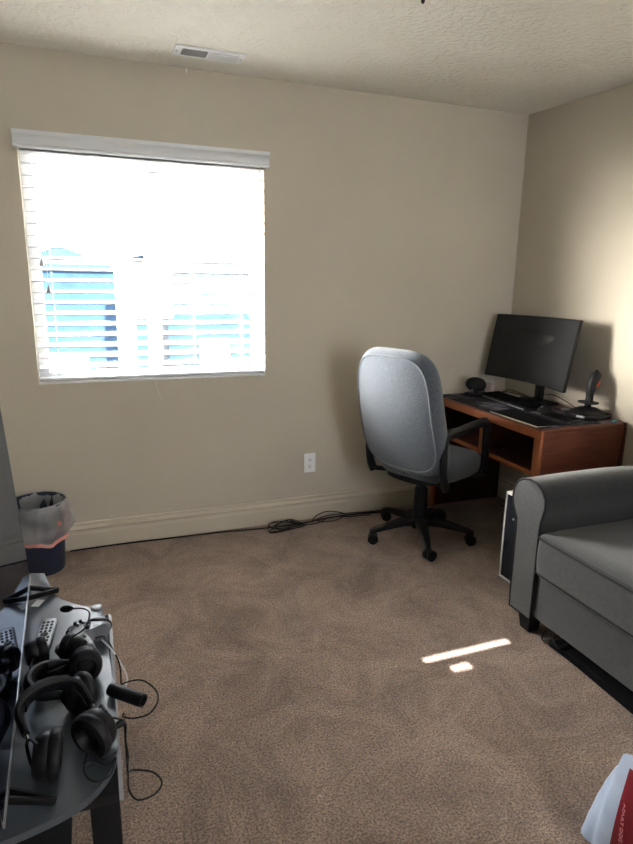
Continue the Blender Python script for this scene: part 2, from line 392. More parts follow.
# window_1: white vinyl slider
w1 = struct(empty('window_1', ((WX0+WX1)/2, YF+.10, 0)))
hw = (WX1-WX0)/2; m = MB()
for r_ in ((-hw, hw, WZ0, WZ0+.05), (-hw, hw, WZ1-.05, WZ1), (-hw, -hw+.05, WZ0+.05, WZ1-.05), (hw-.05, hw, WZ0+.05, WZ1-.05), (-.035, .035, WZ0+.05, WZ1-.05)):
    m.box(r_[0], r_[1], -.025, .025, r_[2], r_[3], bev=.004)
m.box(-hw+.05, -.035, -.012, .012, 1.50, 1.515)
m.build('window_frame', M['vinyl'], w1)
for a, b in ((-hw+.045, -.03), (.03, hw-.045)):
    m = MB(); m.box(a, b, -.003, .003, WZ0+.045, WZ1-.045); m.build('window_pane', M['glass'], w1, smooth=False)
m = MB(); m.box(-hw, hw, -.10, -.026, WZ0-.004, WZ0+.008, bev=.002); m.build('window_sill', M['vinyl'], w1)

# ------------------------------------------------------------------ blind
bl = empty('window_blind', (0.32, 3.262, WZ0), 0, 'white horizontal faux wood window blind, half open, filling the window', 'blind')
m = MB()
prof = [(-.064, 0), (-.072, 0), (-.076, .010), (-.070, .016), (-.072, .040), (-.078, .052), (-.086, .060), (-.088, .078), (-.064, .078)]
mt = Matrix(((0, 0, 1, 0), (1, 0, 0, 0), (0, 1, 0, 0), (0, 0, 0, 1)))
prof = [(p[0], p[1]*.93) for p in prof]
m.prism(prof, -.60, .602, mtx=Matrix.Translation((0, 0, 1.098)) @ mt)
for x in (-.60, .594): m.box(x, x+.008, -.07, -.023, 1.098, 1.168)
m.build('valance', M['white'], bl, angle=30)
m = MB(); m.box(-.578, .575, -.015, .035, 1.105, 1.135); m.build('headrail', M['white'], bl, smooth=False)
m = MB(); pitch = .0535; nsl = 20; tilt = math.radians(13)
for i in range(nsl):
    z = .045 + pitch*(i+.7)
    R_ = Matrix.Translation((0.003, 0.008, z)) @ Matrix.Rotation(tilt, 4, 'X')
    m.box(-.583, .580, -.029, .029, -.0026, .0026, mtx=R_)
m.build('slats', M['slat'], bl, smooth=False)
m = MB(); m.box(-.583, .580, -.022, .034, .012, .030, bev=.005); m.build('bottom_rail', M['white'], bl)
for x in (-.49, -.02, .20, .46):
    m = MB(); m.tube([(x, -.024, .03), (x, -.024, 1.09)], .0009, 5); m.tube([(x, .036, .03), (x, .036, 1.09)], .0009, 5); m.build('ladder_cord', M['white'], bl)
for x, z in ((-.525, .60), (-.505, .475)):
    m = MB(); m.tube([(x, -.034, z), (x, -.034, 1.09)], .0011, 5); c = m.build('lift_cord', M['white'], bl)
    m = MB(); m.lathe([(.003, z+.012), (.006, z+.004), (.011, z-.018), (.009, z-.024)], x, -.034, 12); m.build('tassel', M['silver'], c)
m = MB(); m.tube(spline([(-.025, -.03, .03), (-.02, -.034, -.03), (-.005, -.036, -.075), (.005, -.036, -.11)]), .001, 5); m.build('loose_cord', M['white'], bl)

# ------------------------------------------------------------------ ceiling vent
cv = empty('ceiling_vent', (.58, 2.977, zc(2.977)), 0, 'white rectangular metal air vent in the ceiling above the window', 'vent')
cv.rotation_euler = (math.atan(.042), 0, 0)
m = MB(); m.box(-.158, .158, -.072, .072, -.006, 0, bev=.002); m.build('frame', M['vinyl'], cv)
m = MB(); m.box(-.125, -.012, -.040, .040, -.0075, -.0055); m.box(.004, .125, -.040, .040, -.0075, -.0055); m.build('duct_opening', M['black_matte'], cv, smooth=False)
m = MB()
for s, (a, b) in enumerate(((-.125, -.012), (.004, .125))):
    n = 11
    for k in range(n+1):
        x = a + (b-a)*k/n; wd = .0028 if s == 0 else .0046
        m.box(-wd/2-.0042*s, wd/2+.0042*s, -.042, .042, -.005, .001, mtx=Matrix.Translation((x, 0, -.009)) @ Matrix.Rotation((.5 if s == 0 else -.75), 4, 'Y'))
m.build('louvers', M['vinyl'], cv, smooth=False)
m = MB(); m.tube(spline([(-.10, .040, -.006), (-.105, .045, -.035), (-.098, .045, -.055), (-.092, .045, -.035), (-.094, .040, -.006)]), .0011, 5)
m.tube([(-.098, .045, -.054), (-.096, .045, -.078)], .0022, 6); m.build('pull_string', M['vinyl'], cv)
for x in (-.145, .145):
    m = MB(); m.lathe([(.004, -.0085), (.004, -.005)], x, 0, 10); m.build('screw', M['grey_metal'], cv)

# light fixture whose finial just enters the frame
lf = empty('ceiling_light', (1.061, 1.90, zc(1.90)), 0, 'dark finial tip of a ceiling light cut by the top edge', 'ceiling light')
m = MB(); m.lathe([(.045, 0), (.045, -.01), (.03, -.018)], n=24); m.build('canopy', M['black'], lf)
m = MB(); m.lathe([(.012, -.018), (.010, -.045), (.016, -.052), (.016, -.062), (.007, -.068), (.006, -.078), (.003, -.083)], n=16); m.build('finial', M['black'], lf)

# ------------------------------------------------------------------ outlet
ol = empty('wall_outlet', (1.183, YF, .361), 0, 'white duplex power outlet on the wall left of the office chair', 'outlet')
m = MB(); m.box(-.036, .036, -.006, 0, -.06, .06, bev=.003); m.build('plate', M['vinyl'], ol)
for z in (.02, -.02):
    m = MB(); m.box(-.016, .016, -.008, -.005, z-.014, z+.014, bev=.002); s = m.build('socket', M['vinyl'], ol)
    m = MB(); m.box(-.008, -.0055, -.0088, -.0075, z-.002, z+.008); m.box(.005, .0075, -.0088, -.0075, z-.001, z+.007)
    m.box(-.0025, .0025, -.0088, -.0075, z-.010, z-.005); m.build('slots', M['black_matte'], s, smooth=False)

# ------------------------------------------------------------------ waste bin
wb = empty('waste_bin', (-.312, 3.055, 0), 0, 'small navy waste bin with a clear liner, in front of the baseboard', 'bin')
bh = .352
m = MB(); m.lathe([(.100, 0), (.103, .006), (.128, bh), (.134, bh+.004), (.134, bh+.010), (.126, bh+.010), (.122, bh-.005), (.098, .012)], n=40, cap=False)
bm = m.bm; bmesh.ops.create_circle(bm, cap_ends=True, radius=.1, segments=40, matrix=Matrix.Translation((0, 0, .010)))
m.build('bucket', M['navy'], wb)
def liner():
    m = MB(); bm = m.bm; n = 72; rings = []
    rows = [(.095, .03, 0), (.112, .18, .004), (.119, bh-.01, .004), (.131, bh+.014, .004), (.138, bh+.004, .004), (.142, bh-.05, .010), (.138, bh-.11, .013), (.126, bh-.165, .006)]
    for j, (r, z, a) in enumerate(rows):
        R_ = []
        for k in range(n):
            t = 2*PI*k/n
            q = a*(math.sin(5*t+1+j*.3)*.5 + math.sin(13*t+j*.5)*.35 + math.sin(23*t+j)*.2)
            dz = 0
            if j >= 5: dz = (.012*math.sin(t*2+.6) + .006*math.sin(7*t))*(j-4)/3; q += .02*max(0, math.cos(t-.1))*(1 if j in (5, 6) else 0)
            R_.append(bm.verts.new(((r+q)*math.cos(t), (r+q)*math.sin(t), z+dz)))
        rings.append(R_)
    for A, B in zip(rings, rings[1:]):
        for k in range(n): bm.faces.new((A[k], A[(k+1) % n], B[(k+1) % n], B[k]))
    return m, rings
m, rr = liner(); last = [v.co.copy() for v in rr[-1]]; m.build('liner', M['liner'], wb)
m = MB(); bm = m.bm; A = [bm.verts.new(v*1.0 + Vector((0, 0, .004))) for v in last]; B = [bm.verts.new(Vector((v.x*1.015, v.y*1.015, v.z-.016))) for v in last]
n = len(A)
for k in range(n): bm.faces.new((A[k], A[(k+1) % n], B[(k+1) % n], B[k]))
# draw tape peeking out at the right rim
P = [Vector((.142*math.cos(t), .142*math.sin(t), bh-.02 - .06*abs(math.sin(t*1.6)))) for t in [x/10-.9 for x in range(0, 16)]]
A = [bm.verts.new(v*1.03) for v in P]; B = [bm.verts.new(Vector((v.x*1.05, v.y*1.05, v.z-.014))) for v in P]
for k in range(len(A)-1): bm.faces.new((A[k], A[k+1], B[k+1], B[k]))
m.build('draw_tape', M['ribbon'], wb)

# ------------------------------------------------------------------ writing desk
dk = empty('desk', (2.2975, 2.732, 0), 0, 'reddish cherry wood desk standing in the corner against the right wall', 'desk')
ox, oy = 2.2975, 2.732
DX0, DX1, DY0, DY1 = 2.02-ox, 2.572-ox, 2.236-oy, 3.214-oy
m = MB(); m.box(DX0, DX1, DY0, DY1, .716, .740, bev=.003); m.build('desktop', M['wood'], dk)
m = MB(); m.box(DX0+.014, DX1, DY0, DY0+.022, 0, .716); m.build('side_panel', M['wood'], dk, smooth=False)
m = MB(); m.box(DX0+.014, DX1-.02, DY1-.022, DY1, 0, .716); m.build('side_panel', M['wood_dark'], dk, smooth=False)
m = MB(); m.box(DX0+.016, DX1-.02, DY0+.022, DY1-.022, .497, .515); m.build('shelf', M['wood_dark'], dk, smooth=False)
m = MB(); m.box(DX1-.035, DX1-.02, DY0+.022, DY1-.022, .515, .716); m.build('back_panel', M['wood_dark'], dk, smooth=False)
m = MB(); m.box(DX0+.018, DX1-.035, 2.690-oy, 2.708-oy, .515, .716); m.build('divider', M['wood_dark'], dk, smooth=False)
m = MB(); yo = .0
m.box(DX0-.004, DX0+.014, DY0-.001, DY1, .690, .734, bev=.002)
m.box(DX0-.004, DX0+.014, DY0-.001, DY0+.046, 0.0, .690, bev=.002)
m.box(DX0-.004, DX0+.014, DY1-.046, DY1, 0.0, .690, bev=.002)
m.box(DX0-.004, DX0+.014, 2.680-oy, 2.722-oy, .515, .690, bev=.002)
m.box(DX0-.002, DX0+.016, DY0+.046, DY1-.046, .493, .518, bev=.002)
m.build('face_frame', M['wood_edge'], dk)

# desk mat
m = MB(); m.box(2.03, 2.47, 2.262, 3.20, .7402, .7435, bev=.001); o = m.build('desk_mat', M['mat_cloth'])
tag(o, 'large black desk mat with grey cloud pattern covering the desk top', 'desk mat')
# a folded sheet lying on the front edge
m = MB(); bm = m.bm
A = [(2.028, 2.66, .746), (2.022, 2.56, .7475), (2.017, 2.45, .7475), (2.017, 2.35, .7475), (2.022, 2.28, .746)]
top = [bm.verts.new(p) for p in A]; bk = [bm.verts.new((p[0]+.16, p[1]+.01, .7455)) for p in A]
t2 = [bm.verts.new((p[0], p[1], p[2]-.0018)) for p in A]; b2 = [bm.verts.new((p[0]+.16, p[1]+.01, .7440)) for p in A]
for k in range(4):
    bm.faces.new((top[k], top[k+1], bk[k+1], bk[k])); bm.faces.new((t2[k], t2[k+1], b2[k+1], b2[k]))
    bm.faces.new((top[k], top[k+1], t2[k+1], t2[k])); bm.faces.new((bk[k], bk[k+1], b2[k+1], b2[k]))
bm.faces.new((top[0], bk[0], b2[0], t2[0])); bm.faces.new((top[4], bk[4], b2[4], t2[4]))
o = m.build('booklet', M['paper'], smooth=False); tag(o, 'cream edged dark booklet at the front edge of the desk top', 'booklet')
m = MB(); m.prism([(2.032, 2.655), (2.190, 2.672), (2.188, 2.275), (2.030, 2.275)], .7478, .7486)
c = m.build('cover', M['black_matte'], o, smooth=False)

# ------------------------------------------------------------------ monitor
mo = empty('monitor', (2.435, 2.82, .74), 0, 'large curved black computer monitor on the desk in the corner', 'monitor')
def curved(m, y0, y1, z0, z1, xf, th, R_=1.15, tilt=.17, n=24):
    bm = m.bm; F, B = [], []
    for i in range(n+1):
        y = y0 + (y1-y0)*i/n; xc_ = math.sqrt(R_*R_ - y*y) - R_
        F.append([]); B.append([])
        for z in (z0, z1):
            x = xf + xc_ + (z-.13)*tilt
            F[-1].append(bm.verts.new((x, y, z))); B[-1].append(bm.verts.new((x+th, y, z)))
    for i in range(n):
        bm.faces.new((F[i][0], F[i+1][0], F[i+1][1], F[i][1])); bm.faces.new((B[i][0], B[i][1], B[i+1][1], B[i+1][0]))
        bm.faces.new((F[i][0], B[i][0], B[i+1][0], F[i+1][0])); bm.faces.new((F[i][1], F[i+1][1], B[i+1][1], B[i][1]))
    for i in (0, n): bm.faces.new((F[i][0], F[i][1], B[i][1], B[i][0]))
m = MB(); curved(m, -.345, .345, .125, .510, -.035, .022)
m.box(.0, .055, -.16, .16, .20, .42, bev=.02)
m.build('casing', M['black'], mo, angle=30)
m = MB(); curved(m, -.339, .339, .142, .504, -.0358, .0005); m.build('screen', M['screen'], mo, angle=60)
m = MB(); m.box(-.0345, -.033, -.016, .016, .1285, .1345); m.build('maker_badge', M['silver'], mo, smooth=False)
m = MB(); m.box(.050, .075, -.030, .030, .006, .34, bev=.006); m.build('stand_neck', M['black'], mo)
m = MB(); m.prism([(.12, -.10), (.12, .10), (.06, .12), (-.03, .12), (-.035, .10), (.02, .03), (.02, -.03), (-.035, -.10), (-.03, -.12), (.06, -.12)], 0.004, .014, bev=.003); m.build('stand_base', M['black'], mo)

# ------------------------------------------------------------------ keyboard
kb = empty('keyboard', (2.312, 2.845, .7436), math.radians(-4), 'black mechanical keyboard lying in front of the monitor', 'keyboard')
kb.scale = (1, 1.10, 1)
m = MB(); m.prism([(-.072, -.22), (.072, -.22), (.072, .22), (-.072, .22)], 0, .016, bev=.004); m.build('case', M['black'], kb)
m = MB()
for r_ in range(6):
    for k in range(21):
        if r_ == 0 and 6 < k < 13: continue
        x = -.058 + r_*.0195 + (.004 if r_ == 5 else 0); y = .205 - k*.0205
        m.box(x, x+.016, y-.0165, y, .014+r_*.0006, .0235+r_*.0012, bev=.0022, seg=1)
m.box(-.058, -.042, -.044, .075, .014, .0235, bev=.0022, seg=1)
kk = m.build('keys', M['black_matte'], kb, smooth=False); kk['kind'] = 'stuff'
m = MB(); m.box(-.0745, -.0722, -.205, .205, .006, .0125); m.build('front_strip', M['silver'], kb, smooth=False)

# small keypad and mouse
kp = empty('keypad', (2.20, 2.40, .7436), math.radians(5), 'small black keypad with light markings on the near end of the desk', 'keypad')
kp.location = (2.27, 2.40, .7436)
m = MB(); m.box(-.055, .055, -.10, .10, 0, .010, bev=.003); m.build('case', M['black'], kp)
m = MB()
for a in range(4):
    for b in range(7): m.box(-.045+a*.024, -.045+a*.024+.018, -.09+b*.026, -.09+b*.026+.02, .009, .015, bev=.002, seg=1)
m.build('keys', M['black_matte'], kp, smooth=False)
ms = empty('mouse', (2.335, 2.575, .7436), math.radians(15), 'black computer mouse between the keyboard and the joystick', 'mouse')
m = MB(); m.pad(superell(.060, .034, 2.4), .036, flat_t=.2, warp=lambda c: Vector((c.x, c.y, max(0, c.z*2.0*(1-.25*(c.x/.06)**2))))); m.build('shell', M['black'], ms)
m = MB(); m.lathe([(.001, -.003), (.008, -.003), (.008, .003), (.001, .003)], n=12, mtx=Matrix.Translation((-.03, 0, .028)) @ Matrix.Rotation(PI/2, 4, 'X')); m.build('scroll_wheel', M['silver'], ms)

# ------------------------------------------------------------------ joystick
js = empty('joystick', (2.462, 2.405, .7405), math.radians(190), 'black flight joystick with orange trigger at the near end of the desk', 'joystick')
js.scale = (1.2, 1.2, 1.2)
m = MB(); o8 = [(-.085, -.05), (-.06, -.08), (.05, -.085), (.082, -.05), (.085, .05), (.05, .085), (-.06, .08), (-.085, .05)]
m.prism(o8, 0, .020, bev=.005)
m.lathe([(.078, .018), (.070, .030), (.040, .044), (.022, .048)], n=28); m.build('base', M['black'], js)
m = MB(); m.box(.078, .090, .01, .05, .012, .020, bev=.002); m.build('throttle_lever', M['silver'], js)
m = MB(); m.lathe([(.020, .046), (.013, .052), (.016, .060), (.012, .066)], n=16); m.build('boot', M['black_matte'], js)
pp = spline([(0, 0, .062), (-.006, 0, .085), (-.006, 0, .115), (-.012, 0, .145), (-.028, 0, .178), (-.046, 0, .196)], 4); nn = len(pp)
m = MB(); rd = [.020, .022, .019, .018, .017, .017, .017, .018, .019, .020, .020, .021, .022, .023, .023, .024, .024, .023, .021, .018, .013]
m.tube(pp, .018, 12, rads=(rd + [rd[-1]]*nn)[:nn], flat=.85)
m.prism(superell(.034, .045, 2.5, 20), .064, .071, bev=.002)
m.build('grip', M['black_soft'], js)
m = MB(); m.tube(spline([(-.050, 0, .172), (-.060, 0, .158), (-.056, 0, .144), (-.036, 0, .134)], 3), .006, 6); m.build('trigger', M['orange'], js)
m = MB(); m.lathe([(.007, .190), (.007, .206), (.003, .210)], -.036, 0, 12); m.build('hat_switch', M['black_matte'], js)
m = MB(); m.prism(superell(.016, .012, 3, 16), .0, .001, mtx=Matrix.Translation((-.0, .055, .0345)) @ Matrix.Rotation(-.5, 4, 'X')); m.build('emblem', M['green'], js)

# ------------------------------------------------------------------ rounded black gadget and cup at the far end
hs = empty('webcam', (2.24, 3.10, .7436), math.radians(25), 'rounded black device on a flat base at the far left of the desk', 'webcam')
hs.scale = (1.15, 1.15, 1.25)
m = MB(); m.box(-.035, .035, -.048, .048, 0, .016, bev=.004); m.build('base', M['black'], hs)
m = MB(); m.tube([(0, 0, .012), (0, 0, .032)], .010, 10); m.build('stalk', M['black'], hs)
m = MB(); m.pad(superell(.058, .036, 2.2), .075, flat_t=.25, mtx=Matrix.Translation((0, 0, .058)) @ Matrix.Rotation(PI/2, 4, 'Z') @ Matrix.Rotation(PI/2, 4, 'X')); m.build('body', M['black_soft'], hs)
m = MB(); m.lathe([(.001, 0), (.0035, 0), (.0035, .003)], n=10, mtx=Matrix.Translation((-.038, -.002, .036)) @ Matrix.Rotation(-PI/2, 4, 'Y')); m.build('indicator_light', mat('indicator', (.8, .8, .8), .4), hs)
cu = empty('plastic_cup', (2.365, 3.125, .7436), 0, 'small clear plastic cup of pink liquid on the desk left of the monitor', 'cup')
m = MB(); m.lathe([(.024, 0), (.032, .070), (.034, .071), (.030, .071), (.0225, .003)], n=28, cap=False); m.build('cup', film_mat('cup_film', (.85, .75, .74), .35), cu)
m = MB(); m.lathe([(.0218, .003), (.0275, .040)], n=28); m.build('pink_liquid', M['pink'], cu)
m = MB(); m.tube([(.0, .0, .01), (.012, -.012, .088)], .0022, 6); m.build('straw', M['white'], cu)
m = MB(); m.box(2.40, 2.50, 2.98, 3.10, .7436, .750, bev=.001); tag(m.build('note_pad', M['paper'], smooth=False), 'cream paper pad lying behind the keyboard under the monitor', 'paper')
m = MB(); m.lathe([(.022, .7437), (.024, .747), (.022, .7505)], 2.475, 2.575, 20); tag(m.build('coaster', M['silver']), 'small pale disc on the desk between mouse and joystick', 'disc')
# blue usb plug with cable hanging down the end of the desk
up_ = empty('usb_adapter', (2.515, 2.262, .7405), 0, 'blue usb adapter with a black cable at the back corner of the desk', 'adapter')
m = MB(); m.box(-.028, .012, -.008, .008, .001, .013, bev=.003, mtx=Matrix.Rotation(.15, 4, 'Z')); m.build('plug', M['blue'], up_)
m = MB(); m.tube(spline([(.010, 0, .007), (.026, -.01, .006), (.030, -.034, -.01), (.028, -.036, -.10), (.018, -.036, -.20), (.024, -.036, -.30), (.028, -.036, -.42)]), .0022, 6); m.build('cable', M['cable'], up_)

def cable(name, pts, r, label, mtl='cable', n=8, grp=None, cl=False):
    m = MB(); m.tube(spline(pts, n, cl), r, 6, closed=cl); return tag(m.build(name, M[mtl]), label, 'cable', grp)
cable('monitor_cable', [(2.515, 2.80, .79), (2.52, 2.72, .80), (2.53, 2.62, .775), (2.54, 2.57, .757), (2.55, 2.53, .7435)], .0025, 'thin black cable running from monitor stand to the joystick base')
cable('keyboard_cable', [(2.353, 2.98, .752), (2.39, 3.02, .775), (2.44, 3.02, .785), (2.50, 2.97, .765), (2.53, 2.92, .744)], .002, 'thin black cable arching out behind the keyboard')
cable('hanging_cable', [(2.545, 2.90, .49), (2.535, 2.89, .40), (2.50, 2.88, .25), (2.52, 2.86, .10), (2.53, 2.90, .03), (2.51, 2.98, .008), (2.45, 3.02, .006)], .0035, 'black cables hanging below the desk shelf beside the right wall')

# ------------------------------------------------------------------ office chair
ch = empty('office_chair', (1.69, 2.775, 0), math.radians(23), 'grey fabric office swivel chair on black castors facing the desk', 'office chair')
def warp_back(c):   # c: x=width(y local), y=height, z=thickness -> returns local chair coords
    yy, zz, tt = c.x, c.y, c.z
    return Vector((-.262 - tt + .10*(yy/.25)**2*.45 - .23*(zz) + .10*(zz/.31)**2*.3, yy, .770 + zz))
ob = []
N = 64
for k in range(N):
    t = 2*PI*k/N; c, s = math.cos(t), math.sin(t); e = 2/4.0
    x = .262*math.copysign(abs(c)**e, c); y = .340*math.copysign(abs(s)**e, s)
    x *= 1 - .05*(y/.34) + (.03 if y < 0 else 0)*(y/.34)**2
    ob.append((x, y))
m = MB(); m.pad(ob, .105, flat_t=.86, bulge=.006, warp=warp_back); br = m.build('backrest', M['chair_fabric'], ch, angle=60)
pts = [warp_back(Vector((x*.90, y*.90, .0525+.004))) for x, y in ob]
m = MB(); m.tube(pts, .0038, 6, closed=True); m.build('piping', M['chair_piping'], br)
pts = [warp_back(Vector((x*.90, y*.90, -.0525-.004))) for x, y in ob]
m = MB(); m.tube(pts, .0038, 6, closed=True); m.build('piping', M['chair_piping'], br)
m = MB(); m.pad(superell(.25, .25, 3.4), .13, flat_t=.80, bulge=.008, warp=lambda c: Vector((c.x+.075, c.y, .455 + c.z - .05*max(0, (c.x-.1)/.15)**2))); m.build('seat', M['chair_seat'], ch, angle=60)
m = MB(); m.prism(superell(.17, .17, 3.5, 32), .378, .400, bev=.006); m.box(-.11, .11, -.08, .08, .350, .385, bev=.01); m.build('seat_pan', M['black'], ch)
m = MB(); m.tube(spline([(-.08, 0, .400), (-.13, 0, .405), (-.16, 0, .43), (-.185, 0, .50)], 5), .009, 8, flat=1.5); m.build('back_bracket', M['black'], ch)
for s in (1, -1):
    y = .250*s
    loop = [(p[0]+.055, p[1], p[2]) for p in [(-.185, y, .385), (-.215, y, .45), (-.228, y, .56), (-.225, y, .645), (-.200, y+.003*s, .678), (-.10, y+.008*s, .688), (.02, y+.008*s, .697), (.11, y+.006*s, .702), (.150, y, .695), (.168, y, .665), (.172, y, .56), (.172, y, .45), (.150, y, .395)]]
    m = MB(); P = spline(loop, 5); m.tube(P, .020, 10, flat=1.35)
    m.tube([(.205, y, .395), (.10, y*.6, .392)], .014, 8); m.tube([(-.13, y, .388), (-.08, y*.6, .392)], .014, 8)
    m.build('armrest', M['black'], ch)
m = MB(); m.lathe([(.044, .09), (.040, .20), (.036, .30), (.030, .31), (.019, .312), (.019, .37), (.03, .372)], n=24); m.build('gas_lift', M['black'], ch)
m = MB(); m.lathe([(.030, .062), (.046, .066), (.046, .105), (.036, .125)], n=24)
base_ang = [-111, -39, 33, 105, 177]
for a in base_ang:
    A_ = math.radians(a-23); d = Vector((math.cos(A_), math.sin(A_), 0)); sd = Vector((-d.y, d.x, 0))
    sec = [(0.03, .108, .046, .034), (.12, .106, .044, .030), (.20, .094, .036, .026), (.27, .080, .028, .022), (.305, .070, .022, .018)]
    rings = []
    for (r_, z, wd, hh) in sec:
        c = d*r_
        rings.append([m.bm.verts.new(c + sd*(wd*.66*cx_) + Vector((0, 0, z + hh*.6*cz_))) for cx_, cz_ in ((-1, -1), (1, -1), (1, .4), (.6, 1), (-.6, 1), (-1, .4))])
    for A, B in zip(rings, rings[1:]):
        for k in range(6): m.bm.faces.new((A[k], A[(k+1) % 6], B[(k+1) % 6], B[k]))
    m.bm.faces.new(rings[0]); m.bm.faces.new(rings[-1][::-1])
sb = m.build('star_base', M['black'], ch, angle=35)
for i, a in enumerate(base_ang):
    A_ = math.radians(a-23); d = Vector((math.cos(A_), math.sin(A_), 0)); sw = A_ + (.5, 1.9, -.7, 2.6, 1.2)[i]
    c0 = d*.300; ax = Vector((math.cos(sw), math.sin(sw), 0)); fw = Vector((-ax.y, ax.x, 0)); cc = c0 + fw*.012 + Vector((0, 0, .030))
    m = MB(); m.tube([c0+Vector((0, 0, .075)), c0+Vector((0, 0, .045))], .007, 8)
    for s in (-1, 1): m.tube([cc + ax*s*.007, cc + ax*s*.024], .0295, 20)
    m.tube([cc - ax*.012, cc + ax*.012], .012, 10)
    m.build('castor', M['black'], sb)

# ------------------------------------------------------------------ sofa
so = empty('sofa', (2.09, 1.05, 0), 0, 'charcoal grey fabric sofa with a rolled arm on the right', 'sofa')
def L(x, y, z): return (x-2.09, y-1.05, z)
# arm cross section in (y,z), extruded along x (front at 1.62, rear at 2.50); outer side is +y
def arm(name_sign, ycentre):
    s = name_sign
    sec = [(-.068, .07), (.062, .07), (.066, .20), (.066, .40), (.068, .475), (.082, .498), (.098, .530), (.104, .562), (.098, .600), (.080, .633), (.050, .654), (.012, .662), (-.030, .656), (-.062, .636), (-.082, .605), (-.086, .570), (-.078, .535), (-.070, .505), (-.068, .48)]
    m = MB(); bm = m.bm; R_ = []
    xs = [(1.622, .97), (1.626, .99), (1.635, 1.0), (1.80, 1.0), (2.05, 1.0), (2.30, 1.0), (2.50, 1.0)]
    for x, sc in xs:
        R_.append([bm.verts.new(L(x, ycentre + s*y*sc, .36 + (z-.36)*(1-(1-sc)*.6) + (.014*math.sin((x-1.62)/.88*PI) - .020*(x-1.62)/.88 if z > .45 else 0))) for y, z in sec])
    n = len(sec)
    for A, B in zip(R_, R_[1:]):
        for k in range(n): bm.faces.new((A[k], A[(k+1) % n], B[(k+1) % n], B[k]))
    bm.faces.new(R_[0]); bm.faces.new(R_[-1][::-1])
    a = m.build('arm', M['sofa'], so, angle=50)
    m = MB(); m.tube([Vector(L(1.6225, ycentre + s*y, .36+(z-.36)*.995)) for y, z in sec], .0045, 6, closed=True); m.build('piping', M['sofa_pipe'], a)
arm(1, 1.822); arm(-1, .20)
m = MB(); m.box(*[v for v in (1.634-2.09, 2.50-2.09)], .268-1.05, 1.756-1.05, .085, .285, bev=.010); m.build('frame', M['sofa'], so)
m = MB(); m.box(2.34-2.09, 2.555-2.09, .11-1.05, 1.90-1.05, .085, .86, bev=.05, seg=4); m.build('back', M['sofa'], so)
def cushion(x0, x1, y0, y1, z0, z1, name):
    cx_, cy_ = (x0+x1)/2, (y0+y1)/2; ol_ = superell((x1-x0)/2, (y1-y0)/2, 22, 120)
    m = MB(); m.pad(ol_, (z1-z0), flat_t=.975, bulge=.010, mtx=Matrix.Translation(L(cx_, cy_, (z0+z1)/2)))
    c = m.build(name, M['sofa'], so, angle=70)
    for zz in (z1-.012, z0+.012):
        m = MB(); m.tube([Vector(L(cx_+x*.992, cy_+y*.992, zz)) for x, y in ol_], .0045, 6, closed=True); m.build('piping', M['sofa_pipe'], c)
cushion(1.600, 2.36, 1.015, 1.752, .290, .462, 'seat_cushion'); cushion(1.600, 2.36, .272, 1.009, .290, .462, 'seat_cushion')
for y0, y1 in ((1.02, 1.74), (.28, 1.0)):
    m = MB(); m.pad(superell((y1-y0)/2, .20, 6, 60), .15, flat_t=.8, bulge=.02, mtx=Matrix.Translation(L(2.29, (y0+y1)/2, .68)) @ Matrix.Rotation(-.12, 4, 'Y') @ Matrix(((0, 0, 1, 0), (1, 0, 0, 0), (0, 1, 0, 0), (0, 0, 0, 1))))
    m.build('back_cushion', M['sofa'], so, angle=70)
for x, y in ((1.665, 1.80), (1.665, .22), (2.45, 1.80), (2.45, .22)):
    m = MB(); bm = m.bm; a = [bm.verts.new(L(x+sx_*.026, y+sy_*.026, 0)) for sx_, sy_ in ((-1, -1), (1, -1), (1, 1), (-1, 1))]; b = [bm.verts.new(L(x+sx_*.036, y+sy_*.036, .086)) for sx_, sy_ in ((-1, -1), (1, -1), (1, 1), (-1, 1))]
    for k in range(4): bm.faces.new((a[k], a[(k+1) % 4], b[(k+1) % 4], b[k]))
    bm.faces.new(a); bm.faces.new(b); m.build('leg', M['black'], so, smooth=False)
# dark things pushed under the sofa
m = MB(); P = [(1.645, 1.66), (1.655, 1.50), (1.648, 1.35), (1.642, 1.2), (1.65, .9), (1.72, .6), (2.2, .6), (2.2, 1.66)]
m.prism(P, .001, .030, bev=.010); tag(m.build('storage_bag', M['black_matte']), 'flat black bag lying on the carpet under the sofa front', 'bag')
cable('cord_loop', [(1.70, 1.74, .012), (1.66, 1.715, .02), (1.645, 1.69, .012), (1.66, 1.655, .04), (1.638, 1.63, .05), (1.64, 1.60, .036), (1.69, 1.61, .04)], .004, 'short black cord loop poking out beneath the sofa front')

# ------------------------------------------------------------------ pc tower
pc = empty('computer_tower', (2.03, 2.10, 0), 0, 'white computer tower with dark glass front between sofa arm and desk', 'computer')
m = MB(); x0, x1, y0, y1, z1 = -.21, .21, -.113, .113, .458
for b in ((x0, x1, y0, y1, z1-.010, z1), (x0, x1, y0, y1, .012, .024), (x0, x0+.012, y1-.010, y1, .02, z1), (x0, x0+.012, y0, y0+.010, .02, z1), (x1-.012, x1, y0, y1, .02, z1)):
    m.box(*b, bev=.003)
m.build('case', M['pc_white'], pc)
m = MB(); m.box(x0+.004, x0+.008, y0+.008, y1-.008, .022, z1-.008); m.box(x0+.012, x1-.012, y1-.006, y1-.002, .022, z1-.008); m.box(x0+.012, x1-.012, y0+.002, y0+.006, .022, z1-.008)
m.build('glass_panel', M['pc_glass'], pc, smooth=False)
for x in (-.17, .17):
    m = MB(); m.box(x-.02, x+.02, y0+.01, y1-.01, 0, .013, bev=.002); m.build('foot', M['black'], pc)
m = MB(); m.box(x0-.001, x0+.003, .040, .048, .335, .342); m.build('power_light', M['silver'], pc, smooth=False)

